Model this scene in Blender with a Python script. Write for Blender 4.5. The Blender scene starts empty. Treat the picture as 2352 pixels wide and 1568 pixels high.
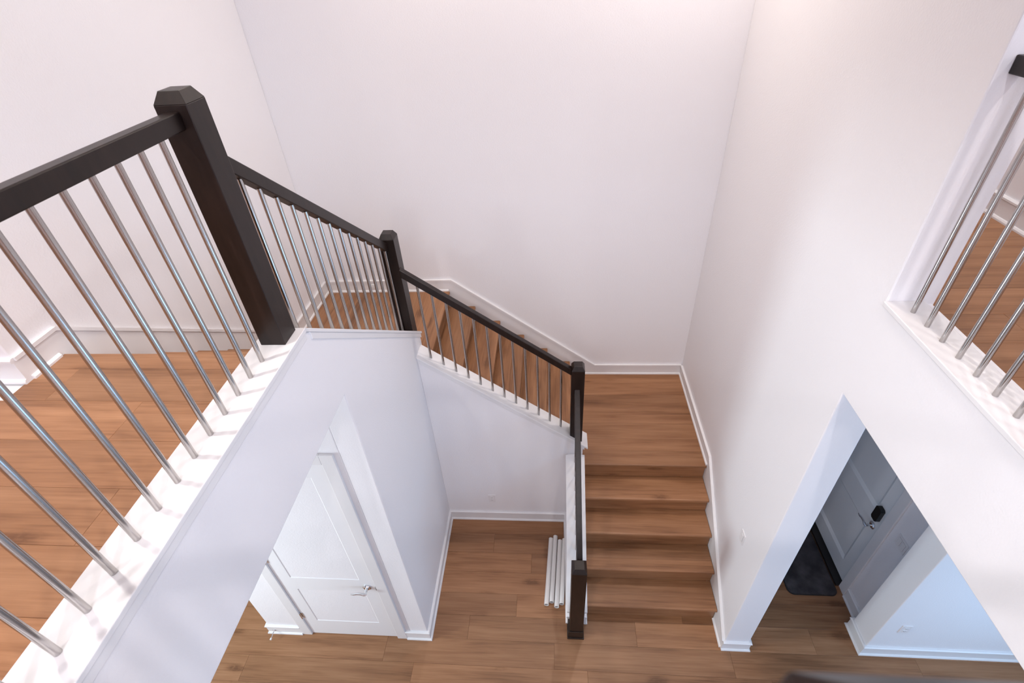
import bpy, bmesh, math, random
from mathutils import Vector, Matrix, Euler
random.seed(7)
scene = bpy.context.scene
COL = scene.collection
PI = math.pi

# ------------------------------------------------------------------ camera
F_PX, PITCH, YAW, ROLL, CAM_Z = 1163.27, 0.65697, 0.1028, -0.0663, 4.8564
fw = Vector((-math.sin(YAW)*math.cos(PITCH), math.cos(YAW)*math.cos(PITCH), -math.sin(PITCH)))
rt = Vector((math.cos(YAW), math.sin(YAW), 0.0))
up = rt.cross(fw)
cr, sr = math.cos(ROLL), math.sin(ROLL)
rt, up = cr*rt + sr*up, -sr*rt + cr*up
cam_d = bpy.data.cameras.new('camera')
cam = bpy.data.objects.new('camera', cam_d); COL.objects.link(cam)
cam.matrix_world = Matrix(((rt.x, up.x, -fw.x, 0), (rt.y, up.y, -fw.y, 0), (rt.z, up.z, -fw.z, CAM_Z), (0, 0, 0, 1)))
cam_d.sensor_width = 36.0
cam_d.lens = F_PX*36.0/2352.0
cam_d.clip_start = 0.02; cam_d.clip_end = 100
cam_d.dof.use_dof = True
cam_d.dof.focus_distance = 2.6
cam_d.dof.aperture_fstop = 5.0
scene.camera = cam
cy = scene.cycles
cy.max_bounces = 6; cy.diffuse_bounces = 4; cy.glossy_bounces = 3; cy.transmission_bounces = 3
cy.adaptive_threshold = 0.02; cy.caustics_reflective = False; cy.caustics_refractive = False; cy.sample_clamp_indirect = 6

# ------------------------------------------------------------------ world, exposure
w = bpy.data.worlds.new('world'); scene.world = w
w.use_nodes = True
bgn = w.node_tree.nodes['Background']
bgn.inputs['Color'].default_value = (0.62, 0.78, 1.0, 1)
bgn.inputs['Strength'].default_value = 0.25
vs = scene.view_settings
vs.view_transform = 'Standard'; vs.look = 'None'; vs.gamma = 1.0; vs.use_curve_mapping = False
vs.exposure = 0.13
# light sources of the house: power in watts and colour
LP = {'up': (52, (.60, .73, 1.0)), 'lo': (13, (.98, .84, .88)), 'side': (112, (.80, .93, 1.0)), 'right': (46, (.36, .65, 1.0)),
      'd_left': (165, (1.0, .95, .89)), 'd_leftnear': (120, (1.0, .95, .95)), 'd_right': (52, (1.0, .96, .90)), 'd_rightfar': (95, (1.0, .92, .85)),
      'd_landing': (95, (1.0, .88, .77)), 'd_corner': (165, (1.0, .88, .78)), 'd_near': (170, (1.0, .95, .98))}

def area_light(name, loc, rot, sx, sy, power, col, shape='RECTANGLE', spread=PI):
    d = bpy.data.lights.new(name, 'AREA'); d.shape = shape; d.size = sx
    if shape in ('RECTANGLE', 'ELLIPSE'): d.size_y = sy
    d.energy = power; d.color = col; d.spread = spread
    o = bpy.data.objects.new(name, d); COL.objects.link(o)
    o.location = loc; o.rotation_euler = rot
    return o
# daylight entering through the windows: near wall (towards +Y) and ground floor left wall (towards +X)
NEAR, XW0, XW1 = -4.0, -4.6, 4.5
WIN_UP = [(-1.6, 4.0), (0.7, 4.0)]     # x0, z0 ; 1.7 wide and high
WIN_LO = [(-3.1, 0.7), (-0.6, 0.7), (1.9, 0.7)]
WIN_SIDE = [(.22, 1.05, .74, 1.25)]        # y0, z0, width, height of the bright window in the left wall
WIN_RIGHT = [(-2.30, .55, 1.7, 1.7), (-.40, .55, 1.7, 1.7)]      # y0, z0, width, height in the ground floor right wall
SIDES = ('first', 'second', 'third')
for nm, (x0, z0) in zip(SIDES, WIN_UP):
    area_light('window_near_upper_%s_offscreen' % nm, (x0+.85, NEAR+.06, z0+.85), (PI/2, 0, 0), 1.6, 1.6, *LP['up'])
for nm, (x0, z0) in zip(SIDES, WIN_LO):
    area_light('window_near_lower_%s_offscreen' % nm, (x0+.85, NEAR+.06, z0+.85), (PI/2, 0, 0), 1.6, 1.6, *LP['lo'])
for nm, (y0, z0, ww, wh) in zip(SIDES, WIN_SIDE):
    area_light('window_left_offscreen', (XW0+.06, y0+ww/2, z0+wh/2), (0, -PI/2, 0), wh-.1, ww-.1, *LP['side'])
for nm, (y0, z0, ww, wh) in zip(SIDES, WIN_RIGHT):
    area_light('window_right_%s_offscreen' % nm, (XW1-.06, y0+ww/2, z0+wh/2), (0, PI/2, 0), wh-.1, ww-.1, *LP['right'])

# ------------------------------------------------------------------ layout (metres)
R = 0.19
XR, XR2 = 1.443, 1.644          # right wall faces
XL = -1.118                     # left wall / beam face
XLL = -2.386                    # wall left of the upper flight
YB = 4.443                      # back wall
YF2, YF2b = 3.142, 3.292        # half wall of the middle flight
K0, K1 = 0.13, 0.27             # half wall of the lower flight
YJ = 1.94                       # end of right wall
YJL = 1.913                     # closet front
ZH = 3.015                      # ground floor ceiling
ZU = 18*R                       # upper floor
ZC = 3.567                      # top of curb caps
ZT = 6.17                       # upper ceiling
T1, Y1 = 0.2417, 2.159
T2, X2 = 0.2516, 0.187
T3, Y3 = 0.2516, 1.754
L1, L2 = 5*R, 11*R
XD = 2.668                      # outer right wall (entry door)

# ------------------------------------------------------------------ materials
def newmat(name):
    m = bpy.data.materials.new(name); m.use_nodes = True
    nt = m.node_tree
    return m, nt, nt.nodes['Principled BSDF']
def N(nt, t, **kw):
    n = nt.nodes.new(t)
    for k, v in kw.items(): setattr(n, k, v)
    return n
def plain(name, col, rough=.5, metal=0, coat=0, bump=None, spec=.5):
    m, nt, b = newmat(name)
    b.inputs['Base Color'].default_value = (*col, 1)
    b.inputs['Roughness'].default_value = rough
    b.inputs['Metallic'].default_value = metal
    b.inputs['Coat Weight'].default_value = coat
    b.inputs['Specular IOR Level'].default_value = spec
    if bump:
        sc, st, dist = bump
        tc = N(nt, 'ShaderNodeTexCoord'); no = N(nt, 'ShaderNodeTexNoise'); bp = N(nt, 'ShaderNodeBump')
        no.inputs['Scale'].default_value = sc; no.inputs['Detail'].default_value = 1
        bp.inputs['Strength'].default_value = st; bp.inputs['Distance'].default_value = dist
        nt.links.new(tc.outputs['Object'], no.inputs['Vector'])
        nt.links.new(no.outputs['Fac'], bp.inputs['Height'])
        nt.links.new(bp.outputs['Normal'], b.inputs['Normal'])
    return m
M_WALL = plain('painted_drywall', (.84, .825, .845), .62, bump=(110, .22, .004), spec=.3)
M_CEIL = plain('ceiling_paint', (.86, .85, .85), .8)
M_TRIM = plain('white_trim_paint', (.79, .78, .79), .4, bump=(8, .03, .004))
M_DOOR = plain('white_door_paint', (.84, .84, .86), .34)
M_ENTRY = plain('entry_door_paint', (.86, .87, .88), .4)
M_PLATE = plain('plate_plastic', (.80, .78, .79), .35)
M_SLOT = plain('socket_slot', (.36, .34, .34), .6)
M_STEEL = plain('brushed_steel', (.46, .44, .43), .2, metal=1)
M_CHROME = plain('chrome', (.72, .72, .74), .08, metal=1)
M_BLACK = plain('black_plastic', (.006, .006, .007), .3)
M_THRESH = plain('dark_threshold', (.012, .010, .010), .6)
M_TUBE = plain('white_cardboard', (.82, .80, .78), .55)
M_PLUG = plain('grey_plug', (.22, .22, .23), .5)
M_RUBBER = plain('white_rubber', (.8, .8, .8), .6)
M_SUB = plain('subfloor', (.16, .09, .05), .8)

def mat_espresso():
    m, nt, b = newmat('espresso_stained_wood')
    tc = N(nt, 'ShaderNodeTexCoord'); mp = N(nt, 'ShaderNodeMapping'); no = N(nt, 'ShaderNodeTexNoise'); cr_ = N(nt, 'ShaderNodeValToRGB')
    mp.inputs['Scale'].default_value = (14, 14, 2.2)
    no.inputs['Scale'].default_value = 3; no.inputs['Detail'].default_value = 5
    cr_.color_ramp.elements[0].position = .3; cr_.color_ramp.elements[0].color = (.007, .0032, .0022, 1)
    cr_.color_ramp.elements[1].position = .75; cr_.color_ramp.elements[1].color = (.017, .0085, .0065, 1)
    L = nt.links.new
    L(tc.outputs['Object'], mp.inputs['Vector']); L(mp.outputs['Vector'], no.inputs['Vector'])
    L(no.outputs['Fac'], cr_.inputs['Fac']); L(cr_.outputs['Color'], b.inputs['Base Color'])
    b.inputs['Roughness'].default_value = .38; b.inputs['Specular IOR Level'].default_value = .36
    b.inputs['Coat Weight'].default_value = .05; b.inputs['Coat Roughness'].default_value = .2
    return m
M_ESP = mat_espresso()

def mat_wood(name, dark, mid, light, vmin=.86, vmax=1.1):
    """oak look vinyl plank: grain runs along the local X of each board"""
    m, nt, b = newmat(name)
    L = nt.links.new
    tc = N(nt, 'ShaderNodeTexCoord'); oi = N(nt, 'ShaderNodeObjectInfo')
    rnd = N(nt, 'ShaderNodeCombineXYZ')
    for k, mul in (('X', 31.7), ('Y', 17.3), ('Z', 9.1)):
        mm = N(nt, 'ShaderNodeMath', operation='MULTIPLY'); mm.inputs[1].default_value = mul
        L(oi.outputs['Random'], mm.inputs[0]); L(mm.outputs[0], rnd.inputs[k])
    add = N(nt, 'ShaderNodeVectorMath', operation='ADD')
    L(tc.outputs['Object'], add.inputs[0]); L(rnd.outputs[0], add.inputs[1])
    def mapped(sc):
        mp = N(nt, 'ShaderNodeMapping'); mp.inputs['Scale'].default_value = sc
        L(add.outputs[0], mp.inputs['Vector']); return mp.outputs['Vector']
    def noise(vec, scale, detail, rough=.55, dist=0):
        n = N(nt, 'ShaderNodeTexNoise'); n.inputs['Scale'].default_value = scale
        n.inputs['Detail'].default_value = detail; n.inputs['Roughness'].default_value = rough
        n.inputs['Distortion'].default_value = dist
        L(vec, n.inputs['Vector']); return n.outputs['Fac']
    broad = noise(mapped((.55, 5.5, 5.5)), 1.6, 3, .55, .35)
    fine = noise(mapped((1.6, 60, 60)), 1.5, 3, .65)
    medium = noise(mapped((1.0, 15, 15)), 1.6, 3, .6, .8)
    # knots
    vo = N(nt, 'ShaderNodeTexVoronoi', feature='F1'); vo.inputs['Scale'].default_value = 1.0; vo.inputs['Randomness'].default_value = 1
    L(mapped((1.5, 4.2, 4.2)), vo.inputs['Vector'])
    kn = N(nt, 'ShaderNodeMapRange', interpolation_type='SMOOTHSTEP')
    kn.inputs['From Min'].default_value = .03; kn.inputs['From Max'].default_value = .20
    kn.inputs['To Min'].default_value = 1; kn.inputs['To Max'].default_value = 0
    L(vo.outputs['Distance'], kn.inputs['Value'])
    kmask = N(nt, 'ShaderNodeMath', operation='MULTIPLY')
    L(kn.outputs['Result'], kmask.inputs[0])
    L(noise(mapped((9, 22, 22)), 2, 2, .6, 1.0), kmask.inputs[1])
    def mul(a, k):
        mm = N(nt, 'ShaderNodeMath', operation='MULTIPLY'); L(a, mm.inputs[0]); mm.inputs[1].default_value = k; return mm.outputs[0]
    def addn(a, c):
        mm = N(nt, 'ShaderNodeMath', operation='ADD'); L(a, mm.inputs[0]); L(c, mm.inputs[1]); return mm.outputs[0]
    fac = addn(addn(mul(broad, .48), mul(fine, .27)), mul(medium, .25))
    sub = N(nt, 'ShaderNodeMath', operation='SUBTRACT'); L(fac, sub.inputs[0]); L(mul(kmask.outputs[0], .28), sub.inputs[1])
    ramp = N(nt, 'ShaderNodeValToRGB')
    e = ramp.color_ramp.elements
    e[0].position = .33; e[0].color = (*dark, 1)
    e[1].position = .67; e[1].color = (*light, 1)
    k = e.new(.48); k.color = (*mid, 1)
    L(sub.outputs[0], ramp.inputs['Fac'])
    hsv = N(nt, 'ShaderNodeHueSaturation')
    vr = N(nt, 'ShaderNodeMapRange'); vr.inputs['To Min'].default_value = vmin; vr.inputs['To Max'].default_value = vmax
    L(oi.outputs['Random'], vr.inputs['Value']); L(vr.outputs['Result'], hsv.inputs['Value'])
    L(ramp.outputs['Color'], hsv.inputs['Color']); L(hsv.outputs['Color'], b.inputs['Base Color'])
    b.inputs['Roughness'].default_value = .42; b.inputs['Specular IOR Level'].default_value = .4
    bp = N(nt, 'ShaderNodeBump'); bp.inputs['Strength'].default_value = .08; bp.inputs['Distance'].default_value = .002
    L(fine, bp.inputs['Height']); L(bp.outputs['Normal'], b.inputs['Normal'])
    return m
M_OAK = mat_wood('oak_plank', (.150, .064, .027), (.285, .134, .062), (.40, .205, .104), .84, 1.12)

def mat_mat():
    m, nt, b = newmat('charcoal_doormat'); L = nt.links.new
    tc = N(nt, 'ShaderNodeTexCoord'); n1 = N(nt, 'ShaderNodeTexNoise'); rp = N(nt, 'ShaderNodeValToRGB')
    n1.inputs['Scale'].default_value = 9; n1.inputs['Detail'].default_value = 6
    rp.color_ramp.elements[0].position = .35; rp.color_ramp.elements[0].color = (.030, .026, .030, 1)
    rp.color_ramp.elements[1].position = .7; rp.color_ramp.elements[1].color = (.085, .075, .080, 1)
    L(tc.outputs['Object'], n1.inputs['Vector']); L(n1.outputs['Fac'], rp.inputs['Fac']); L(rp.outputs['Color'], b.inputs['Base Color'])
    b.inputs['Roughness'].default_value = .95
    n2 = N(nt, 'ShaderNodeTexNoise'); n2.inputs['Scale'].default_value = 260
    bp = N(nt, 'ShaderNodeBump'); bp.inputs['Strength'].default_value = .6; bp.inputs['Distance'].default_value = .004
    L(tc.outputs['Object'], n2.inputs['Vector']); L(n2.outputs['Fac'], bp.inputs['Height']); L(bp.outputs['Normal'], b.inputs['Normal'])
    return m
M_MAT = mat_mat()
M_MATEDGE = plain('mat_rubber_edge', (.02, .018, .018), .7)
def mat_glass():
    m, nt, b = newmat('window_glass')
    b.inputs['Base Color'].default_value = (.95, .97, 1, 1); b.inputs['Roughness'].default_value = .02
    b.inputs['Transmission Weight'].default_value = 1; b.inputs['IOR'].default_value = 1.1
    return m
M_GLASS = mat_glass()
def mat_lamp():
    m, nt, b = newmat('lamp_diffuser')
    b.inputs['Emission Color'].default_value = (1, .88, .78, 1); b.inputs['Emission Strength'].default_value = 6
    return m
M_LAMP = mat_lamp()

# ------------------------------------------------------------------ mesh helpers
WM = {}            # world matrix of every object built so far
def link(name, bm, mat, parent=None, loc=(0, 0, 0), rot=(0, 0, 0), smooth=False, bevel=0, seg=2):
    me = bpy.data.meshes.new(name)
    bmesh.ops.recalc_face_normals(bm, faces=bm.faces)
    bm.to_mesh(me); bm.free()
    return link_me(name, me, mat, parent, loc, rot, smooth, bevel, seg)
def link_me(name, me, mat, parent=None, loc=(0, 0, 0), rot=(0, 0, 0), smooth=False, bevel=0, seg=2):
    if mat and not me.materials: me.materials.append(mat)
    if smooth:
        for p in me.polygons: p.use_smooth = True
        me.set_sharp_from_angle(angle=math.radians(35))
    o = bpy.data.objects.new(name, me); COL.objects.link(o)
    if parent is not None:
        o.parent = parent
    wm = Matrix.Translation(Vector(loc)) @ Euler(rot).to_matrix().to_4x4()
    WM[o.name] = wm
    o.matrix_basis = (WM[parent.name].inverted() @ wm) if parent is not None else wm
    if bevel:
        md = o.modifiers.new('bevel', 'BEVEL'); md.width = bevel; md.segments = seg
        md.limit_method = 'ANGLE'; md.angle_limit = math.radians(40)
    return o
def empty(name, loc=(0, 0, 0)):
    o = bpy.data.objects.new(name, None); COL.objects.link(o); o.empty_display_size = .1
    o.location = loc; WM[o.name] = Matrix.Translation(Vector(loc))
    return o
def tag(o, label, cat, group=None):
    o['label'] = label; o['category'] = cat
    if group: o['group'] = group
    return o
def struct(o):
    o['kind'] = 'structure'; return o
def bx(bm, x0, x1, y0, y1, z0, z1):
    v = [bm.verts.new((x, y, z)) for x in (x0, x1) for y in (y0, y1) for z in (z0, z1)]
    for f in ((0, 1, 3, 2), (4, 6, 7, 5), (0, 4, 5, 1), (2, 3, 7, 6), (0, 2, 6, 4), (1, 5, 7, 3)):
        bm.faces.new([v[i] for i in f])
def box(name, x0, x1, y0, y1, z0, z1, mat, parent=None, bevel=0, seg=2):
    """box mesh with its origin at its base centre"""
    bm = bmesh.new(); cx, cy = (x0+x1)/2, (y0+y1)/2
    bx(bm, x0-cx, x1-cx, y0-cy, y1-cy, 0, z1-z0)
    return link(name, bm, mat, parent, (cx, cy, z0), bevel=bevel, seg=seg)
def prism(bm, poly, axis, a, b):
    """extrude a 2D polygon: axis 'x' -> poly is (y,z), 'y' -> (x,z), 'z' -> (x,y)"""
    def P(p, t):
        return {'x': (t, p[0], p[1]), 'y': (p[0], t, p[1]), 'z': (p[0], p[1], t)}[axis]
    va = [bm.verts.new(P(p, a)) for p in poly]; vb = [bm.verts.new(P(p, b)) for p in poly]
    bm.faces.new(va); bm.faces.new(vb[::-1])
    n = len(poly)
    for i in range(n): bm.faces.new((va[i], vb[i], vb[(i+1) % n], va[(i+1) % n]))
def prism_obj(name, poly, axis, a, b, mat, parent=None, bevel=0, seg=2):
    bm = bmesh.new(); prism(bm, poly, axis, a, b)
    return link(name, bm, mat, parent, bevel=bevel, seg=seg)
def cyl(bm, p0, p1, r0, r1=None, n=16, caps=True):
    p0, p1 = Vector(p0), Vector(p1); r1 = r0 if r1 is None else r1
    d = (p1-p0).normalized(); a = d.orthogonal().normalized(); b_ = d.cross(a)
    r_a = [bm.verts.new(p0 + r0*(math.cos(t)*a + math.sin(t)*b_)) for t in [2*PI*i/n for i in range(n)]]
    r_b = [bm.verts.new(p1 + r1*(math.cos(t)*a + math.sin(t)*b_)) for t in [2*PI*i/n for i in range(n)]]
    for i in range(n): bm.faces.new((r_a[i], r_a[(i+1) % n], r_b[(i+1) % n], r_b[i]))
    if caps: bm.faces.new(r_a[::-1]); bm.faces.new(r_b)
def tube_path(bm, pts, radii, n=12):
    pts = [Vector(p) for p in pts]; rings = []
    for i, p in enumerate(pts):
        d = (pts[min(i+1, len(pts)-1)] - pts[max(i-1, 0)]).normalized()
        a = d.cross(Vector((.31, .52, .8))).normalized(); b_ = d.cross(a)
        rings.append([bm.verts.new(p + radii[i]*(math.cos(t)*a + math.sin(t)*b_)) for t in [2*PI*k/n for k in range(n)]])
    for i in range(len(rings)-1):
        for k in range(n): bm.faces.new((rings[i][k], rings[i][(k+1) % n], rings[i+1][(k+1) % n], rings[i+1][k]))
    bm.faces.new(rings[0][::-1]); bm.faces.new(rings[-1])

_board_cache = {}
def board(name, parent, x0, x1, y0, y1, ztop, thick, along='x', gap=.0004, ch=.0009, mat=None):
    """one floor board; grain along the local X axis, chamfered top edges"""
    lx, ly = (x1-x0), (y1-y0)
    L_, W_ = (lx, ly) if along == 'x' else (ly, lx)
    key = (round(L_, 4), round(W_, 4), round(thick, 4), ch)
    me = _board_cache.get(key)
    if me is None:
        bm = bmesh.new(); a, b_ = L_/2-gap, W_/2-gap
        lo = [bm.verts.new((x, y, -thick)) for x, y in ((-a, -b_), (a, -b_), (a, b_), (-a, b_))]
        md = [bm.verts.new((x, y, -ch)) for x, y in ((-a, -b_), (a, -b_), (a, b_), (-a, b_))]
        a2, b2 = a-ch, b_-ch
        hi = [bm.verts.new((x, y, 0)) for x, y in ((-a2, -b2), (a2, -b2), (a2, b2), (-a2, b2))]
        bm.faces.new(lo[::-1]); bm.faces.new(hi)
        for i in range(4):
            j = (i+1) % 4
            bm.faces.new((lo[i], lo[j], md[j], md[i])); bm.faces.new((md[i], md[j], hi[j], hi[i]))
        me = bpy.data.meshes.new(name); bmesh.ops.recalc_face_normals(bm, faces=bm.faces); bm.to_mesh(me); bm.free()
        me.materials.append(mat or M_OAK); _board_cache[key] = me
    return link_me(name, me, None, parent, ((x0+x1)/2, (y0+y1)/2, ztop), (0, 0, 0 if along == 'x' else PI/2))

def nosing(name, parent, axis, a0, a1, edge, depth, ztop, sign, thick=.030):
    """rounded front strip of a step. axis: direction of the strip; edge: coordinate of the front; sign: +1 when the
    step body lies on the positive side of the edge"""
    bm = bmesh.new(); r = .012; prof = [(depth, 0), (depth, -thick), (0.004, -thick), (0, -thick+.004)]
    prof += [(r - r*math.cos(t), -r + r*math.sin(t)) for t in (0, PI/8, PI/4, 3*PI/8, PI/2)]
    L_ = (a1-a0)/2 - .0008
    va = [bm.verts.new((-L_, p[0], p[1])) for p in prof]; vb = [bm.verts.new((L_, p[0], p[1])) for p in prof]
    bm.faces.new(va); bm.faces.new(vb[::-1]); n = len(prof)
    for i in range(n): bm.faces.new((va[i], vb[i], vb[(i+1) % n], va[(i+1) % n]))
    mid = (a0+a1)/2
    if axis == 'x':
        loc, rz = (mid, edge, ztop), (0 if sign > 0 else PI)
    else:
        loc, rz = (edge, mid, ztop), (-PI/2 if sign > 0 else PI/2)
    return link(name, bm, M_OAK, parent, loc, (0, 0, rz))

def riser(parent, axis, a0, a1, pos, z0, z1, sign):
    """upright board, grain along local X; its face at pos, body behind it"""
    bm = bmesh.new(); L_ = (a1-a0)/2 - .0008
    bx(bm, -L_, L_, 0, .015, 0, z1-z0)
    mid = (a0+a1)/2
    if axis == 'x': loc, rz = (mid, pos, z0), (0 if sign > 0 else PI)
    else: loc, rz = (pos, mid, z0), (-PI/2 if sign > 0 else PI/2)
    return link('riser', bm, M_OAK, parent, loc, (0, 0, rz))

BASE_PROF = [(0, 0), (.027, 0), (.027, .010), (.021, .019), (.0145, .021), (.0145, .111), (.021, .116), (.021, .127), (.012, .134), (0, .134)]
def baseboard(name, pts, z, side, prof=BASE_PROF):
    """moulding swept along an open polyline; side=+1: sticks out to the left of the walking direction"""
    pts = [Vector(p) for p in pts]; n = len(pts); offs = []
    for i in range(n):
        def nrm(a, b_):
            d = (b_-a).normalized(); return Vector((-d.y, d.x))*side
        if i == 0: o = nrm(pts[0], pts[1])
        elif i == n-1: o = nrm(pts[-2], pts[-1])
        else:
            n1, n2 = nrm(pts[i-1], pts[i]), nrm(pts[i], pts[i+1])
            o = (n1+n2); o = o/(o.dot(n1))
        offs.append(o)
    bm = bmesh.new()
    rings = [[bm.verts.new((pts[i].x+offs[i].x*d, pts[i].y+offs[i].y*d, h)) for d, h in prof] for i in range(n)]
    m = len(prof)
    for i in range(n-1):
        for k in range(m):
            bm.faces.new((rings[i][k], rings[i][(k+1) % m], rings[i+1][(k+1) % m], rings[i+1][k]))
    bm.faces.new(rings[0]); bm.faces.new(rings[-1][::-1])
    return struct(link(name, bm, M_TRIM, None, (0, 0, z)))

# ------------------------------------------------------------------ room shell
LWY = 1.5755                     # end of the wall left of the upper flight
def slab(name, *boxes, mat=M_WALL, bevel=0):
    bm = bmesh.new()
    for b_ in boxes: bx(bm, *b_)
    return struct(link(name, bm, mat, bevel=bevel))
wall_back = struct(box('wall_back', XLL-.2, 2.9, YB, YB+.15, 0, ZT, M_WALL))
# right wall of the stair hall with its beam over the ground floor opening
wall_right = struct(prism_obj('wall_right', [(0.1, ZH), (YJ, ZH), (YJ, 0), (YB, 0), (YB, ZT), (YJ, ZT), (YJ, ZC-.022), (0.1, ZC-.022)],
                              'x', XR, XR2, M_WALL, bevel=.006))
# left wall: closet side, beam and the half wall of the upper flight in one plane
SL3 = R/T3
def cap3(y): return ZC - SL3*(y-1.768)
wall_left = struct(prism_obj('wall_left', [(0.1, ZH), (YJL, ZH), (YJL, 0), (3.345, 0), (3.345, cap3(3.345)-.022), (1.768, ZC-.022), (0.1, ZC-.022)],
                             'x', XL-.16, XL, M_WALL, bevel=.006))
wall_closet = struct(box('wall_closet', -2.60, XL-.16, YJL, YJL+.12, 0, ZH, M_WALL, bevel=.006))
wall_closet_side = struct(box('wall_closet_side', -2.60, -2.54, YJL+.12, YB, 0, ZH, M_WALL))
wall_upper_left = struct(prism_obj('wall_upper_left', [(LWY, ZH), (YJL+.12, ZH), (YJL+.12, 0), (YB, 0), (YB, ZT), (LWY, ZT)], 'x', XLL-.15, XLL, M_WALL, bevel=.006))
wall_upper_far = struct(box('wall_upper_far', XW0, XLL-.15, LWY, LWY+.15, ZH, ZT, M_WALL))
def side_wall(name, xin, out, wins, y1, ztop, first):
    """long wall with window openings; xin: inner face, out: -1 or +1 outward direction"""
    a, b_ = sorted((xin, xin+out*.12)); e = [NEAR] + [v for (y0, _, ww, _h) in wins for v in (y0, y0+ww)] + [y1]; z0 = wins[0][1]; z1 = z0+wins[0][3]
    slab(name, (a, b_, NEAR, y1, 0, z0), (a, b_, NEAR, y1, z1, ztop), *[(a, b_, e[i], e[i+1], z0, z1) for i in range(0, len(e), 2)])
    for i, (y0, z0, ww, wh) in enumerate(wins):
        xc = xin+out*.06; f = .05; bm = bmesh.new(); ym = y0+ww/2
        wn = struct(empty('window_%d' % (i+first), (xc, ym, z0)))
        for q in ((y0, y0+ww, z0, z0+f), (y0, y0+ww, z1-f, z1), (y0, y0+f, z0+f, z1-f), (y0+ww-f, y0+ww, z0+f, z1-f)):
            bx(bm, xc-.03, xc+.03, *q)
        link('window_frame', bm, M_TRIM, wn)
        box('mullion', xc-.02, xc+.02, ym-.015, ym+.015, z0+f, z1-f, M_TRIM, wn)
        for p0, p1 in ((y0+f, ym-.015), (ym+.015, y0+ww-f)): box('pane', xc-.003, xc+.003, p0, p1, z0+f, z1-f, M_GLASS, wn)
side_wall('wall_lower_left', XW0, -1, WIN_SIDE, YB+.15, ZT, 6)
side_wall('wall_lower_right', XW1, 1, WIN_RIGHT, 1.951, ZH, 7)
wall_lower_back = struct(box('wall_lower_back', XW0, XLL-.2, YB, YB+.15, 0, ZH, M_WALL))
# half wall of the middle flight (under flight it is the wall of the nook)
SL2 = R/T2
def cap2(x): return 1.374 - SL2*(x-.066)
wall_mid = struct(prism_obj('wall_middle_flight', [(XL, 0), (K1, 0), (K1, cap2(K1)-.022), (XL, cap2(XL)-.022)], 'y', YF2, YF2b, M_WALL, bevel=.004))
SL1 = R/T1
def cap1(y): return R + .14 + SL1*(y-Y1)
wall_low = struct(prism_obj('wall_lower_flight', [(2.083, 0), (YF2, 0), (YF2, cap1(YF2)-.022), (2.083, cap1(2.083)-.022)], 'x', K0, K1, M_WALL, bevel=.004))
# entry passage
DY0, DY1, DZ = 2.52, 3.43, 2.44
slab('wall_entry', (XD, XD+.14, 2.16, DY0, 0, ZH), (XD, XD+.14, DY1, YB, 0, ZH), (XD, XD+.14, DY0, DY1, DZ, ZH))
wall_stub = struct(box('wall_entry_stub', 2.582, XW1, 1.951, 2.16, 0, ZH, M_WALL, bevel=.006))
wall_outer = struct(box('wall_upper_right', 2.68, 2.82, NEAR, YB, ZH, ZT, M_WALL))
# near wall with window openings
def near_wall():
    bm = bmesh.new(); W_, H_ = 1.7, 1.7
    xs = [XW0]
    for zr, wins in (((0, ZH), WIN_LO), ((ZH, ZT), WIN_UP)):
        z0 = wins[0][1]; z1 = z0+H_
        bx(bm, XW0, XW1, NEAR-.15, NEAR, zr[0], z0); bx(bm, XW0, XW1, NEAR-.15, NEAR, z1, zr[1])
        e = [XW0] + [v for (x0, _) in wins for v in (x0, x0+W_)] + [XW1]
        for i in range(0, len(e), 2): bx(bm, e[i], e[i+1], NEAR-.15, NEAR, z0, z1)
    return struct(link('wall_near', bm, M_WALL))
near_wall()
for i, (x0, z0) in enumerate(WIN_UP+WIN_LO):
    wn = struct(empty('window_%d' % (i+1), (x0+.85, NEAR-.08, z0)))
    bm = bmesh.new(); f = .05
    for b_ in ((x0, x0+1.7, z0, z0+f), (x0, x0+1.7, z0+1.7-f, z0+1.7), (x0, x0+f, z0+f, z0+1.7-f), (x0+1.7-f, x0+1.7, z0+f, z0+1.7-f)):
        bx(bm, b_[0], b_[1], NEAR-.11, NEAR-.05, b_[2], b_[3])
    link('window_frame', bm, M_TRIM, wn)
    box('mullion', x0+.835, x0+.865, NEAR-.10, NEAR-.06, z0+f, z0+1.7-f, M_TRIM, wn)
    for a in (x0+f, x0+.865):
        box('pane', a, a+.785, NEAR-.083, NEAR-.077, z0+f, z0+1.7-f, M_GLASS, wn)
ceiling = struct(box('ceiling', XW0-.12, XW1, NEAR-.15, YB+.15, ZT, ZT+.1, M_CEIL))

# ------------------------------------------------------------------ floors and their planks
PT = .012
def lay(parent, rows, xmin, xmax, z, seams, length=1.5, xclip=None):
    """rows: list of y boundaries; seams: dict row index -> x of one end joint"""
    for i in range(len(rows)-1):
        y0, y1 = rows[i], rows[i+1]
        a, b_ = xclip(y0, y1) if xclip else (xmin, xmax)
        s = seams.get(i, random.uniform(0, length))
        x = s - math.ceil((s-a)/length)*length
        while x < b_ - 1e-6:
            l, r_ = max(x, a), min(x+length, b_)
            if r_-l > .02: board('plank', parent, l, r_, y0, y1, z, PT)
            x += length
floor = struct(box('floor', XW0, XW1, NEAR, YB, -.12, -PT, M_SUB))
rows_g = [1.085 + .2075*i for i in range(0, 11)]      # joints at 1.5, 1.7075, 1.915, 2.1225, 2.33, 2.5375, 2.745 ...
def clip_g(y0, y1): return (XW0, XW1) if y0 < 1.95 else (XW0 if y0 > 5 else -4.4, 2.66)
lay(floor, rows_g, XW0, XW1, 0, {2: -1.22, 3: -1.5, 4: -.777, 5: -.35, 6: .4, 7: -.225, 8: -.62, 9: .1}, 1.5, clip_g)
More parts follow.
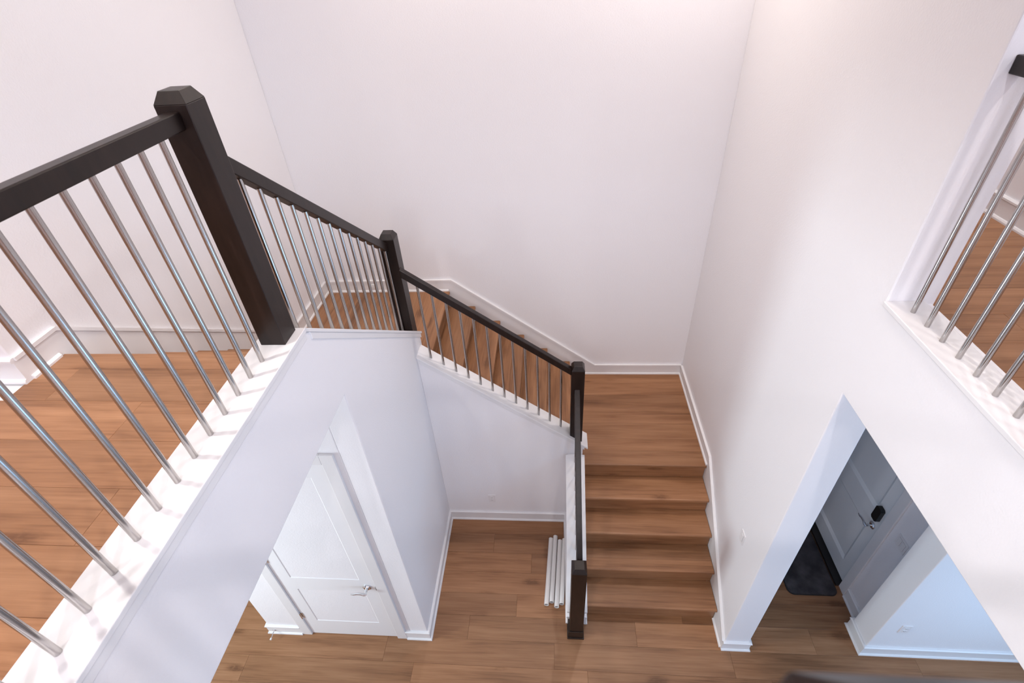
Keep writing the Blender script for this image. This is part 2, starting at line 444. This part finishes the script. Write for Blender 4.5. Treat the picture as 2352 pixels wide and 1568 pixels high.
lay(floor, [3.16 + .2075*i for i in range(0, 7)][:-1] , XR2, XD, 0, {}, 1.5)
board('floor_field', floor, XW0, XW1, NEAR, 1.085, 0, PT, gap=.0)           # the hall floor behind the camera

floor_upper = slab('floor_upper',
    (XW0, XL-.16, NEAR, LWY, ZH, ZU-PT), (XLL, XL-.16, LWY, Y3+.025, ZH, ZU-PT),
    (XL-.16, XR2, NEAR, -.05, ZH, ZU-PT), (XR2, 2.68, NEAR, YB, ZH, ZU-PT), (2.68, XW1, NEAR, 1.951, ZH, ZH+.1), mat=M_CEIL)
rows_u = [1.009 + .2185*i for i in range(-6, 3)]
rows_u = [y for y in rows_u if y < 1.6] + [1.655]
lay(floor_upper, rows_u, -3.9, -1.28, ZU, {7: -1.743, 6: -2.6, 8: -2.2}, 1.5,
    lambda a, b_: (-3.9, -1.278) if b_ < 1.58 else (XLL, -1.278))
lay(floor_upper, [.30 + .2185*i for i in range(0, 19)], XR2-.05, 2.68, ZU, {}, 1.5,
    lambda a, b_: (1.594, 2.68) if a < 1.7 else (XR2, 2.68))
YR = rows_u[0]
for f_ in ((XW0, -1.278, NEAR, YR), (XW0, -3.9, YR, LWY), (-1.278, 1.594, NEAR, -.06), (1.594, 2.68, NEAR, .30)):
    board('floor_field', floor_upper, *f_, ZU, PT, gap=.0)
nosing('nosing', floor_upper, 'x', XLL+.018, XL-.16, Y3, -.099, ZU, 1)

# ------------------------------------------------------------------ stairs
FX0, FX1 = K1, XR-.018
lower = tag(empty('stair_flight', ((FX0+FX1)/2, Y1, 0)), 'lower flight of oak steps rising from the hall floor to the corner landing', 'stairs')
for k in range(1, 5):
    y, z = Y1+(k-1)*T1, k*R
    t = board('tread', lower, FX0, FX1, y+.11, y+T1+.025, z, .03)
    nosing('nosing', t, 'x', FX0, FX1, y, .11, z, 1)
for k in range(5):
    riser(lower, 'x', FX0, FX1, Y1+k*T1+.025, k*R + (0 if k == 0 else 0), (k+1)*R-.031, 1)
land1 = tag(empty('stair_landing', ((X2+XR)/2, 3.8, L1-.2)), 'square oak landing at the corner of the lower and middle flights', 'landing')
ye = Y1+4*T1
nosing('nosing', land1, 'x', FX0, FX1, ye, .11, L1, 1)
lr = [ye+.11, 3.30, 3.45, 3.66, 3.87, 4.08, 4.285, YB]
for i in range(len(lr)-1):
    x0 = K1 if lr[i+1] <= 3.301 else X2-.025
    board('plank', land1, x0, XR, lr[i], lr[i+1], L1, .02)
box('platform', X2-.02, XR, ye+.045, YB, L1-.2, L1-.032, M_SUB, land1)
mid = tag(empty('stair_flight', ((X2-1.07)/2, 3.85, L1)), 'middle flight of oak steps climbing along the back wall between the two landings', 'stairs')
MY0, MY1 = YF2b, YB-.018
for j in range(1, 6):
    x, z = X2-(j-1)*T2, L1+j*R
    t = board('tread', mid, x-T2-.025, x-.11, MY0, MY1, z, .03, 'y')
    nosing('nosing', t, 'y', MY0, MY1, x, .11, z, -1)
for j in range(6):
    riser(mid, 'y', MY0, MY1, X2-j*T2-.025, L1+j*R, L1+(j+1)*R-.031, -1)
xe = X2-5*T2
land2 = tag(empty('stair_landing', (-1.75, 3.85, L2-.2)), 'upper oak landing behind the railing in the far left corner', 'landing')
nosing('nosing', land2, 'y', MY0+.06, MY1, xe, .11, L2, -1)
cx = [xe-.11-.205*i for i in range(7)]
cx[-1] = XLL
y_land = Y3+6*T3+.025
for i in range(len(cx)-1):
    y0 = y_land if cx[i] < XL-.1 else 3.345
    board('plank', land2, cx[i+1], cx[i], y0, YB, L2, .02, 'y')
box('platform', XLL, xe-.045, y_land+.02, YB, L2-.2, L2-.032, M_SUB, land2)
upper = tag(empty('stair_flight', (-1.83, 2.5, L2)), 'upper flight of oak steps between the left wall and the tall dark newel post', 'stairs')
UX0, UX1 = XLL+.018, XL-.16
for k in range(1, 7):
    y, z = Y3+k*T3, ZU-k*R
    t = board('tread', upper, UX0, UX1, y-T3+.025, y-.11, z, .03)
    nosing('nosing', t, 'x', UX0, UX1, y, .11, z, -1)
for k in range(7):
    riser(upper, 'x', UX0, UX1, Y3+k*T3-.025+.04*0, ZU-(k+1)*R, ZU-k*R-.031, -1)

# ------------------------------------------------------------------ trim: skirt boards, caps, baseboards
def skirt(name, axis, top, low, face, sign):
    """board on a wall with a thin cap moulding along its top. top: polyline, low: polyline back"""
    bm = bmesh.new()
    prism(bm, [(p[0], p[1]-.006) for p in top] + low[::-1], axis, face, face + sign*.0145)
    # mitred moulding along the top
    nn = []
    for (p, q) in zip(top[:-1], top[1:]):
        d = Vector((q[0]-p[0], q[1]-p[1])).normalized(); v = Vector((-d.y, d.x)); nn.append(v if v.y > 0 else -v)
    off = []
    for k, p in enumerate(top):
        a, b_ = nn[max(k-1, 0)], nn[min(k, len(nn)-1)]
        m = a+b_; m = m/m.dot(a); off.append(Vector(p)-m*.018)
    prism(bm, [tuple(p) for p in top] + [tuple(p) for p in off[::-1]], axis, face, face+sign*.022)
    return struct(link(name, bm, M_TRIM))
HB = .134
skirt('trim_1', 'x', [(YB-.022, L1+HB), (3.135, L1+HB), (YJ, HB-.005)], [(YB-.022, L1-.15), (3.3, L1-.15), (2.3, -.0), (YJ, 0)], XR, -1)
sk0 = X2 + (1.14+.155-L1-HB)/SL2
skx = X2 - (L2+HB-1.14-.155)/SL2
skirt('trim_2', 'y', [(XLL+.022, L2+HB), (skx, L2+HB), (sk0, L1+HB), (XR-.0145, L1+HB)], [(XLL+.022, L2-.15), (xe-.2, L2-.15), (X2-.1, L1-.15), (XR-.0145, L1-.15)], YB, -1)
ykn = Y3 + (.175-HB)/SL3
ykn2 = Y3 + (ZU+.175-L2-HB)/SL3
skirt('trim_3', 'x', [(LWY, ZU+HB), (ykn, ZU+HB), (ykn2, L2+HB), (YB-.0145, L2+HB)], [(LWY, ZU-.02), (Y3-.1, ZU-.2), (3.2, L2-.15), (YB-.0145, L2-.15)], XLL, 1)
SHOE = [(0, 0), (.027, 0), (.027, .010), (.021, .019), (.012, .021), (0, .021)]
baseboard('baseboard_landing', [(XR, ye+.01), (XR, YB), (X2+.01, YB)], L1, 1, SHOE)
baseboard('baseboard_upper_landing', [(xe-.01, YB), (XLL, YB), (XLL, y_land)], L2, 1, SHOE)
baseboard('baseboard_upper_left', [(XLL, Y3-.005), (XLL, LWY+.012)], ZU, 1, SHOE)
baseboard('baseboard_upper_far', [(XLL+.0145, LWY), (XW0, LWY)], ZU, 1)
baseboard('baseboard_right', [(XR, Y1+.02), (XR, YJ)], 0, -1, SHOE)
baseboard('baseboard_jamb', [(XR-.0145, YJ), (XR2, YJ), (XR2, YB)], 0, -1)
baseboard('baseboard_nook', [(K0, 2.083), (K0, YF2), (XL, YF2), (XL, YJL), (-1.318, YJL)], 0, 1)
baseboard('baseboard_closet', [(-2.295, YJL), (-2.60, YJL), (-2.60, YB)], 0, 1)
baseboard('baseboard_half_wall', [(K1, 2.083), (K1, Y1+.02)], 0, -1)
baseboard('baseboard_entry', [(XW1, 1.951), (2.582, 1.951), (2.582, 2.16), (XD, 2.16), (XD, 2.425)], 0, 1)
baseboard('baseboard_upper_right', [(2.68, NEAR+.01), (2.68, YB)], ZU, 1)
baseboard('baseboard_upper_jamb', [(XR2, YB), (XR2, YJ+.03)], ZU, 1)

def cap_flat(name, x0, x1, y0, y1, z, apron):
    bm = bmesh.new(); bx(bm, x0, x1, y0, y1, z-.022, z)
    for b_ in apron: bx(bm, *b_)
    return struct(link(name, bm, M_TRIM, bevel=.003))
LC0, LC1 = -1.292, -1.108
CY0 = -.045
cap_flat('trim_4', LC0, LC1, 0.13, 1.768, ZC, [(XL, XL+.006, .13, 1.76, ZC-.058, ZC-.022)])
cap_flat('trim_5', 1.431, 1.598, .13, YJ, ZC, [(XR-.0, XR+.01, .13, YJ, ZC-.03, ZC-.022)])
# upper curb reaching to the near side of the void, and its cap
slab('wall_balcony', (XL-.16, XR2, -.045, .115, ZH, ZC-.022), (XL-.16, XL, .1, .1001, ZC-.05, ZC-.022))
cap_flat('trim_6', LC0, 1.598, -.06, .13, ZC, [])
def cap_slope(name, axis, a0, a1, f, u0, u1, plumb, apron):
    """cap board lying along a slope; f(u) gives its top height"""
    bm = bmesh.new(); dz = .022
    prism(bm, [(u0, f(u0)), (u1, f(u1)), (u1, f(u1)-dz), (u0, f(u0)-dz)], axis, a0, a1)
    for (b0, b1, v0, v1) in apron:
        prism(bm, [(v0, f(v0)-dz), (v1, f(v1)-dz), (v1, f(v1)-dz-.042), (v0, f(v0)-dz-.042)], axis, b0, b1)
    return struct(link(name, bm, M_TRIM, bevel=.003))
cap_slope('trim_7', 'x', LC0, LC1, cap3, 1.768, 3.378, True, [(XL-.17, XL+.006, 1.80, 3.358)])
cap_slope('trim_8', 'y', YF2-.016, YF2b+.016, cap2, XL, .315, True, [(YF2-.007, YF2b+.007, XL, .285)])
cap_slope('trim_9', 'x', K0-.018, K1+.018, cap1, 2.07, YF2-.016, True, [(K0-.007, K1+.007, 2.083, YF2-.016)])

# ------------------------------------------------------------------ newel posts
def newel(loc, zbase, zbev, w, label, base=0):
    cx_, cy_ = loc
    t = tag(empty('newel_post', (cx_, cy_, zbase)), label, 'newel post', 'dark newel posts')
    h = w/2; bm = bmesh.new()
    bx(bm, -h, h, -h, h, 0, zbev-zbase)
    link('shaft', bm, M_ESP, t, (cx_, cy_, zbase), bevel=.0025)
    bm = bmesh.new(); i = h-.020; g = h
    lo = [bm.verts.new((x, y, 0)) for x, y in ((-g, -g), (g, -g), (g, g), (-g, g))]
    hi = [bm.verts.new((x, y, .038)) for x, y in ((-i, -i), (i, -i), (i, i), (-i, i))]
    bm.faces.new(lo[::-1]); bm.faces.new(hi)
    for k in range(4): bm.faces.new((lo[k], lo[(k+1) % 4], hi[(k+1) % 4], hi[k]))
    link('bevelled_cap', bm, M_ESP, t, (cx_, cy_, zbev), bevel=.0015)
    if base:
        bm = bmesh.new(); g = base/2
        bx(bm, -g+.008, g-.008, -h-.006, h-.01, 0.02, .13); bx(bm, -g, g, -h-.012, h-.004, 0, .022)
        link('base_block', bm, M_ESP, t, (cx_-.004, cy_, zbase), bevel=.002)
    return t
NW = .110
N0 = newel((-1.201, 1.698), ZC, 4.527, .110, 'tall dark newel post on the upper curb where the horizontal rail meets the sloping one')
N2c = (-1.182, 3.268)
N2 = newel(N2c, cap3(3.34)-.005, 3.275, .110, 'dark newel post at the upper landing between the two sloping rails')
N3c = (.205, 3.217)
N3 = newel(N3c, 1.205, 2.086, .110, 'dark newel post at the corner landing below the middle flight rail')
N1c = (.192, 2.022)
N1 = newel(N1c, 0, 1.10, .116, 'dark newel post standing on the hall floor at the bottom of the stairs', .146)
NN = newel((.159, .040), ZC, 4.595, .112, 'dark newel post in the near balcony railing, facing the landings across the void')

# ------------------------------------------------------------------ railings
BR = .0098
_bal = {}
def baluster(parent, x, y, z0, z1):
    h = round(z1-z0, 3); me = _bal.get(h)
    if me is None:
        bm = bmesh.new(); cyl(bm, (0, 0, 0), (0, 0, h), BR, n=20)
        me = bpy.data.meshes.new('baluster'); bm.to_mesh(me); bm.free(); me.materials.append(M_STEEL)
        for p in me.polygons: p.use_smooth = True
        me.set_sharp_from_angle(angle=math.radians(35)); _bal[h] = me
    return link_me('baluster', me, None, parent, (x, y, z0))
RW, RH = .047, .056
def rail_h(parent, axis, c, a, b_, z0):
    bm = bmesh.new()
    if axis == 'y': bx(bm, c-RW/2, c+RW/2, a, b_, z0, z0+RH)
    else: bx(bm, a, b_, c-RW/2, c+RW/2, z0, z0+RH)
    return link('handrail', bm, M_ESP, parent, bevel=.004)
def rail_s(parent, axis, c, u0, u1, f):
    bm = bmesh.new(); k = RH*1.22
    prism(bm, [(u0, f(u0)), (u1, f(u1)), (u1, f(u1)+k), (u0, f(u0)+k)], 'x' if axis == 'y' else 'y', c-RW/2, c+RW/2)
    return link('handrail', bm, M_ESP, parent, bevel=.004)
RZ = 4.452
XB = -1.201
g1 = tag(empty('railing', (XB, .85, ZC)), 'level railing of steel balusters on the left curb, ending at the tall newel post', 'railing')
rail_h(g1, 'y', XB, .095, 1.643, RZ)
for i in range(-3, 12): baluster(g1, XB, .437+.1*i, ZC-.012, RZ+.004)
g2 = tag(empty('railing', (XB, 2.5, cap3(2.5))), 'sloping railing of steel balusters between the tall newel post and the upper landing post', 'railing')
def r3(y): return cap3(y)+.71
rail_s(g2, 'y', XB, 1.753, N2c[1]-.055, r3)
for i in range(14): 
    y = 1.853+.1035*i
    if y < 3.205: baluster(g2, XB, y, round(cap3(y)-.02, 3), round(cap3(y)-.02, 3)+.734)
g3 = tag(empty('railing', (-.5, 3.22, cap2(-.5))), 'sloping railing of steel balusters along the middle flight between two dark posts', 'railing')
def r2(x): return cap2(x)+.70
rail_s(g3, 'x', 3.222, N2c[0]+.055, N3c[0]-.055, r2)
for i in range(12):
    x = -1.022+.0988*i
    baluster(g3, x, 3.217, round(cap2(x)-.02, 3), round(cap2(x)-.02, 3)+.724)
g4 = tag(empty('railing', (.2, 2.6, cap1(2.6))), 'short sloping railing along the lower flight above the white half wall', 'railing')
def r1(y): return cap1(y)+.70
rail_s(g4, 'y', .2, N1c[1]+.058, N3c[1]-.055, r1)
for i in range(10): 
    y = 2.175+.1*i
    if y < 3.1: baluster(g4, .2, y, round(cap1(y)-.02, 3), round(cap1(y)-.02, 3)+.724)
XRB = 1.505
g5 = tag(empty('railing', (XRB, 1.0, ZC)), 'level railing of steel balusters on the right curb, ending against the right wall', 'railing')
rail_h(g5, 'y', XRB, .04, YJ, RZ)
for i in range(18): baluster(g5, XRB, 1.854-.1*i, ZC-.012, RZ+.004)
g6 = tag(empty('railing', (.85, .04, ZC)), 'level balcony railing from the short near newel post to the right curb', 'railing')
rail_h(g6, 'x', .040, .217, XRB-.026, RZ)
for i in range(12): baluster(g6, .30+.1*i, .04, ZC-.012, RZ+.004)
g7 = tag(empty('railing', (-.6, .04, ZC)), 'level balcony railing from the short near newel post to the left curb', 'railing')
rail_h(g7, 'x', .040, XB-.024, .101, RZ)
for i in range(12): baluster(g7, .02-.1*i, .04, ZC-.012, RZ+.004)

# ------------------------------------------------------------------ doors
def panel_mesh(w_, h_, inset=.032, depth=.017):
    """sunk panel facing -Y (local), origin at its lower centre on the face of the leaf"""
    bm = bmesh.new(); a = w_/2; i = inset
    def ring(x, z0, z1, y): return [bm.verts.new(p) for p in ((-x, y, z0), (x, y, z0), (x, y, z1), (-x, y, z1))]
    r0 = ring(a, 0, h_, 0); r1_ = ring(a-.006, .006, h_-.006, .003); r2_ = ring(a-i, i, h_-i, depth)
    for p, q in ((r0, r1_), (r1_, r2_)):
        for k in range(4): bm.faces.new((p[k], p[(k+1) % 4], q[(k+1) % 4], q[k]))
    bm.faces.new(r2_)
    bk = ring(a, 0, h_, depth+.004); bm.faces.new(bk[::-1])
    for k in range(4): bm.faces.new((r0[(k+1) % 4], r0[k], bk[k], bk[(k+1) % 4]))
    return bm
def lever(parent, name, mat, O, face, side, R3):
    """lever handle; O: world origin, R3: function turning local (x right, y out of door (-), z up) into world offset"""
    bm = bmesh.new()
    P = lambda x, y, z: Vector(O)+R3(x, y, z)
    cyl(bm, P(0, 0, 0), P(0, -.007, 0), .034, .034, 24); cyl(bm, P(0, -.007, 0), P(0, -.015, 0), .032, .022, 24)
    h = link(name, bm, mat, parent, smooth=True)
    bm = bmesh.new(); cyl(bm, P(0, -.012, 0), P(0, -.058, 0), .0105, .012, 16)
    link('neck', bm, mat, h, smooth=True)
    bm = bmesh.new(); s = side
    tube_path(bm, [P(-s*.012, -.060, .0), P(s*.006, -.062, .002), P(s*.035, -.060, .008), P(s*.065, -.058, .004), P(s*.095, -.058, -.006), P(s*.118, -.060, -.004)],
              [.006, .0115, .0095, .0085, .008, .004])
    link('lever', bm, mat, h, smooth=True)
    return h
def door_leaf(name, parent, mat, R3, O, w_, h_, panels, thick=.035, stile=.115):
    """leaf: slab made of stiles and rails around sunk panels. local x across, z up, face at y=0 towards -y"""
    bm = bmesh.new()
    def lb(x0, x1, z0, z1):
        vs_ = [bm.verts.new(Vector(O)+R3(x, y, z)) for x in (x0, x1) for y in (0, thick) for z in (z0, z1)]
        for f in ((0, 1, 3, 2), (4, 6, 7, 5), (0, 4, 5, 1), (2, 3, 7, 6), (0, 2, 6, 4), (1, 5, 7, 3)):
            bm.faces.new([vs_[i] for i in f])
    a = w_/2; pa = panels[0][1]/2
    lb(-a, -pa, 0, h_); lb(pa, a, 0, h_)
    zc = 0
    for (z0, pw, ph) in panels:
        lb(-pa, pa, zc, z0); zc = z0+ph
    lb(-pa, pa, zc, h_)
    leaf = link(name, bm, mat, parent)
    for (z0, pw, ph) in panels:
        b2 = panel_mesh(pw, ph)
        for v in b2.verts: v.co = Vector(O)+R3(v.co.x, v.co.y, v.co.z+z0)
        link('panel', b2, mat, leaf)
    return leaf
# closet door (faces -Y)
d1 = struct(empty('door_1', (-1.80, YJL, 0)))
RC = lambda x, y, z: Vector((x, y, z))
DC, DW = -1.806, .792
leaf1 = door_leaf('leaf', d1, M_DOOR, RC, (DC, YJL-.004, .012), DW, 2.425, [(.255, .565, .565), (1.0, .565, 1.285)])
def casing(parent, mat, x0, x1, ztop, wc, R3, O, th=.018):
    bm = bmesh.new()
    def lb(a, b_, c, d, y0, y1):
        vs_ = [bm.verts.new(Vector(O)+R3(x, y, z)) for x in (a, b_) for y in (y0, y1) for z in (c, d)]
        for f in ((0, 1, 3, 2), (4, 6, 7, 5), (0, 4, 5, 1), (2, 3, 7, 6), (0, 2, 6, 4), (1, 5, 7, 3)):
            bm.faces.new([vs_[i] for i in f])
    lb(x0-wc, x0, 0, ztop+wc, -th, 0); lb(x1, x1+wc, 0, ztop+wc, -th, 0); lb(x0, x1, ztop, ztop+wc, -th, 0)
    return link('casing', bm, mat, parent, bevel=.003)
casing(d1, M_TRIM, DC-DW/2-.004, DC+DW/2+.004, 2.44, .088, RC, (0, YJL, 0))
lever(d1, 'lever_handle', M_CHROME, (DC+DW/2-.075, YJL-.004, .905), 0, -1, RC)
bm = bmesh.new(); bx(bm, DC+DW/2-.007, DC+DW/2+.006, YJL-.012, YJL-.003, .872, .925); link('strike_plate', bm, M_SLOT, d1)
for z in (.36, 1.28, 2.2):
    bm = bmesh.new(); x = DC-DW/2-.002
    cyl(bm, (x, YJL-.012, z-.045), (x, YJL-.012, z+.045), .0075, n=10)
    bx(bm, x, x+.022, YJL-.007, YJL-.003, z-.045, z+.045)
    link('hinge', bm, M_CHROME, d1, smooth=True)
# entry door (faces -X): local x -> -Y? looking at it from inside: left is +Y, right is -Y
d2 = struct(empty('door_2', (XD, (DY0+DY1)/2, 0)))
RE = lambda x, y, z: Vector((y, -x, z))
O2 = (XD+.012, (DY0+DY1)/2, .045)
leaf2 = door_leaf('leaf', d2, M_ENTRY, RE, O2, DY1-DY0-.008, 2.39, [(.17, .64, .565), (.955, .64, 1.28)])
casing(d2, M_TRIM, -(DY1-DY0)/2, (DY1-DY0)/2, DZ, .092, RE, (XD, (DY0+DY1)/2, 0))
lever(d2, 'lever_handle', M_CHROME, (XD+.012, DY0+.085, .865), 0, -1, RE)
box('threshold', XD-.048, XD+.10, DY0-.0, DY1, 0.0, .028, M_THRESH, d2)
bm = bmesh.new()
hx, z0, z1, c = .036, .955, 1.105, .014
poly = [(DY0+.085-hx, z0+c), (DY0+.085-hx+c, z0), (DY0+.085+hx-c, z0), (DY0+.085+hx, z0+c), (DY0+.085+hx, z1-c), (DY0+.085+hx-c, z1), (DY0+.085-hx+c, z1), (DY0+.085-hx, z1-c)]
prism(bm, poly, 'x', XD-.024, XD+.012); link('smart_lock', bm, M_BLACK, d2, bevel=.002)['label'] = 'black electronic lock'
bm = bmesh.new(); bx(bm, XD-.001, XD+.012, DY0+.001, DY0+.010, .80, .86); link('strike_plate', bm, M_BLACK, d2)

# ------------------------------------------------------------------ small things
def outlet(loc, face, label, kind='outlet', wide=.072, high=.116):
    """face: outward direction '-y' or '-x'"""
    Rf = (lambda x, y, z: Vector((x, y, z))) if face == '-y' else (lambda x, y, z: Vector((y, -x, z)))
    nm = 'wall_outlet' if kind == 'outlet' else 'light_switch'
    t = tag(empty(nm, loc), label, 'outlet' if kind == 'outlet' else 'switch')
    def lbx(bm, x0, x1, y0, y1, z0, z1):
        vs_ = [bm.verts.new(Rf(x, y, z)) for x in (x0, x1) for y in (y0, y1) for z in (z0, z1)]
        for f in ((0, 1, 3, 2), (4, 6, 7, 5), (0, 4, 5, 1), (2, 3, 7, 6), (0, 2, 6, 4), (1, 5, 7, 3)):
            bm.faces.new([vs_[i] for i in f])
    bm = bmesh.new(); lbx(bm, -wide/2, wide/2, -.006, 0, 0, high); pl = link('plate', bm, M_PLATE, t, loc, bevel=.0015)
    if kind == 'outlet':
        for zc in (high/2-.021, high/2+.021):
            bm = bmesh.new(); lbx(bm, -.017, .017, -.008, -.004, zc-.014, zc+.014); so = link('socket', bm, M_PLATE, t, loc, bevel=.002)
            bm = bmesh.new(); lbx(bm, -.009, -.006, -.0085, -.006, zc-.002, zc+.008); lbx(bm, .006, .009, -.0085, -.006, zc-.002, zc+.008)
            lbx(bm, -.003, .003, -.0085, -.006, zc-.011, zc-.005); link('slots', bm, M_SLOT, so, loc)
    else:
        n = 1 if wide < .09 else 2
        for k in range(n):
            xc = 0 if n == 1 else (-.023 if k == 0 else .023)
            bm = bmesh.new(); lbx(bm, xc-.017, xc+.017, -.0095, -.004, high/2-.034, high/2+.034); link('rocker', bm, M_PLATE, t, loc, bevel=.003)
            bm = bmesh.new(); lbx(bm, xc-.0185, xc+.0185, -.0066, -.005, high/2-.0355, high/2+.0355); link('rocker_gap', bm, M_SLOT, t, loc)
    return t
outlet((-.640, YF2, .300), '-y', 'white wall outlet low on the nook wall under the middle flight')
outlet((XR, 2.25, 1.15), '-x', 'white light switch on the right wall beside the lower flight', 'switch')
outlet((XD, 2.30, 1.03), '-x', 'white double light switch beside the entry door', 'switch', .118, .116)
outlet((2.76, 1.951, .40), '-y', 'white wall outlet on the wall facing the hall beside the entry passage')

# mailing tubes on the floor of the nook
def tube(p0, p1, label):
    p0, p1 = Vector((*p0, .0225)), Vector((*p1, .0225))
    t = tag(empty('cardboard_tube', (p0.x, p0.y, 0)), label, 'tube', 'white cardboard tubes on the floor')
    d = p1-p0; ln = d.length; rz = math.atan2(d.y, d.x)
    bm = bmesh.new(); n = 24; r_, ri = .022, .0185
    rr = []
    for (x, q) in ((0, ri), (0, r_), (ln, r_), (ln, ri)):
        rr.append([bm.verts.new((x, q*math.cos(2*PI*k/n), q*math.sin(2*PI*k/n))) for k in range(n)])
    for i in range(4):
        for k in range(n): bm.faces.new((rr[i][k], rr[i][(k+1) % n], rr[(i+1) % 4][(k+1) % n], rr[(i+1) % 4][k]))
    o = link('tube', bm, M_TUBE, t, p0, (0, 0, rz), smooth=True)
    bm = bmesh.new(); cyl(bm, (.008, 0, 0), (.014, 0, 0), ri-.0002, n=24)
    link('end_plug', bm, M_PLUG, t, p0, (0, 0, rz))
    bm = bmesh.new(); cyl(bm, (ln-.012, 0, 0), (ln-.006, 0, 0), ri-.0002, n=24)
    link('end_plug', bm, M_PLUG, t, p0, (0, 0, rz))
tube((-.072, 2.232), (-.030, 2.905), 'white cardboard tube on the nook floor, outermost of four from the half wall')
tube((-.024, 2.257), (.016, 2.933), 'white cardboard tube lying second in from the open floor, its far end sticking out furthest')
tube((.022, 2.215), (.062, 2.886), 'white cardboard tube lying third in from the open floor, its near end sticking out furthest')
tube((.068, 2.244), (.1075, 2.901), 'white cardboard tube lying right against the half wall baseboard')

# doormat
def rounded(x0, x1, y0, y1, r_, n=6):
    pts = []
    for (cx_, cy_, a0) in ((x1-r_, y0+r_, -PI/2), (x1-r_, y1-r_, 0), (x0+r_, y1-r_, PI/2), (x0+r_, y0+r_, PI)):
        pts += [(cx_+r_*math.cos(a0+PI/2*k/n), cy_+r_*math.sin(a0+PI/2*k/n)) for k in range(n+1)]
    return pts
dm = tag(empty('doormat', (2.39, 2.8, 0)), 'charcoal grey doormat with rounded corners in front of the entry door', 'doormat')
prism_obj('edge', rounded(2.165, 2.612, 2.42, 3.20, .06), 'z', .0002, .008, M_MATEDGE, dm)
prism_obj('pile', rounded(2.172, 2.605, 2.427, 3.193, .055), 'z', .008, .012, M_MAT, dm)

# rod door stop on the closet baseboard
ds = tag(empty('door_stop', (-2.553, YJL-.0145, .055)), 'thin metal rod door stop with white tip on the closet baseboard', 'door stop')
bm = bmesh.new(); cyl(bm, (-2.553, YJL-.0145, .055), (-2.553, YJL-.02, .055), .012, n=14); link('base_plate', bm, M_CHROME, ds, smooth=True)
bm = bmesh.new(); cyl(bm, (-2.553, YJL-.02, .055), (-2.553, YJL-.085, .052), .004, n=10); link('rod', bm, M_CHROME, ds, smooth=True)
bm = bmesh.new(); cyl(bm, (-2.553, YJL-.083, .052), (-2.553, YJL-.098, .0515), .008, n=12); link('tip', bm, M_RUBBER, ds, smooth=True)
# round bumper on the upper landing baseboard
bp_ = tag(empty('wall_bumper', (-1.872, YB-.0145, L2+.06)), 'round white door bumper on the baseboard of the upper landing', 'bumper')
bm = bmesh.new(); cyl(bm, (-1.872, YB-.0145, L2+.07), (-1.872, YB-.026, L2+.07), .028, .024, n=24); link('disc', bm, M_RUBBER, bp_, smooth=True)
bm = bmesh.new(); cyl(bm, (-1.872, YB-.025, L2+.07), (-1.872, YB-.029, L2+.07), .009, n=12); link('centre', bm, M_PLATE, bp_, smooth=True)

# ------------------------------------------------------------------ recessed ceiling lights
def downlight(x, y, z, key, label, spot):
    power, col = LP[key]
    t = tag(empty('recessed_light', (x, y, z-.012)), label, 'ceiling light', 'recessed ceiling lights')
    bm = bmesh.new(); n = 32; rr = []
    for (q, h) in ((.095, .012), (.095, .006), (.085, 0), (.072, .004)):
        rr.append([bm.verts.new((x+q*math.cos(2*PI*k/n), y+q*math.sin(2*PI*k/n), z-.012+h)) for k in range(n)])
    for i in range(3):
        for k in range(n): bm.faces.new((rr[i][k], rr[i][(k+1) % n], rr[i+1][(k+1) % n], rr[i+1][k]))
    link('trim_ring', bm, M_TRIM, t, smooth=True)
    bm = bmesh.new(); cyl(bm, (x, y, z-.009), (x, y, z-.003), .073, n=32); link('diffuser', bm, M_LAMP, t)
    d = bpy.data.lights.new('recessed_light_beam', 'SPOT'); d.energy = power; d.color = col
    d.spot_size = math.radians(146); d.spot_blend = .5; d.shadow_soft_size = .055
    l = bpy.data.objects.new('ceiling_light_%s_offscreen' % spot, d); COL.objects.link(l)
    l.parent = t; l.location = (0, 0, -.006)
downlight(-1.95, 1.05, ZT, 'd_left', 'recessed ceiling light over the left corridor near the stairs', 'left_corridor')
downlight(-1.95, -1.0, ZT, 'd_leftnear', 'recessed ceiling light over the left corridor near the windows', 'left_corridor_near')
downlight(2.15, .35, ZT, 'd_right', 'recessed ceiling light over the right corridor', 'right_corridor')
downlight(2.15, 3.2, ZT, 'd_rightfar', 'recessed ceiling light at the far end of the right corridor', 'right_corridor_far')
downlight(-1.0, 3.6, ZT, 'd_landing', 'recessed ceiling light over the upper landing', 'upper_landing')
downlight(.85, 3.75, ZT, 'd_corner', 'recessed ceiling light over the corner landing', 'corner_landing')
downlight(-1.0, -1.0, ZT, 'd_near', 'recessed ceiling light over the left end of the near balcony', 'balcony_left')
downlight(0, -1.9, ZT, 'd_near', 'recessed ceiling light over the middle of the near balcony', 'balcony_middle')
downlight(1.0, -1.0, ZT, 'd_near', 'recessed ceiling light over the right end of the near balcony', 'balcony_right')
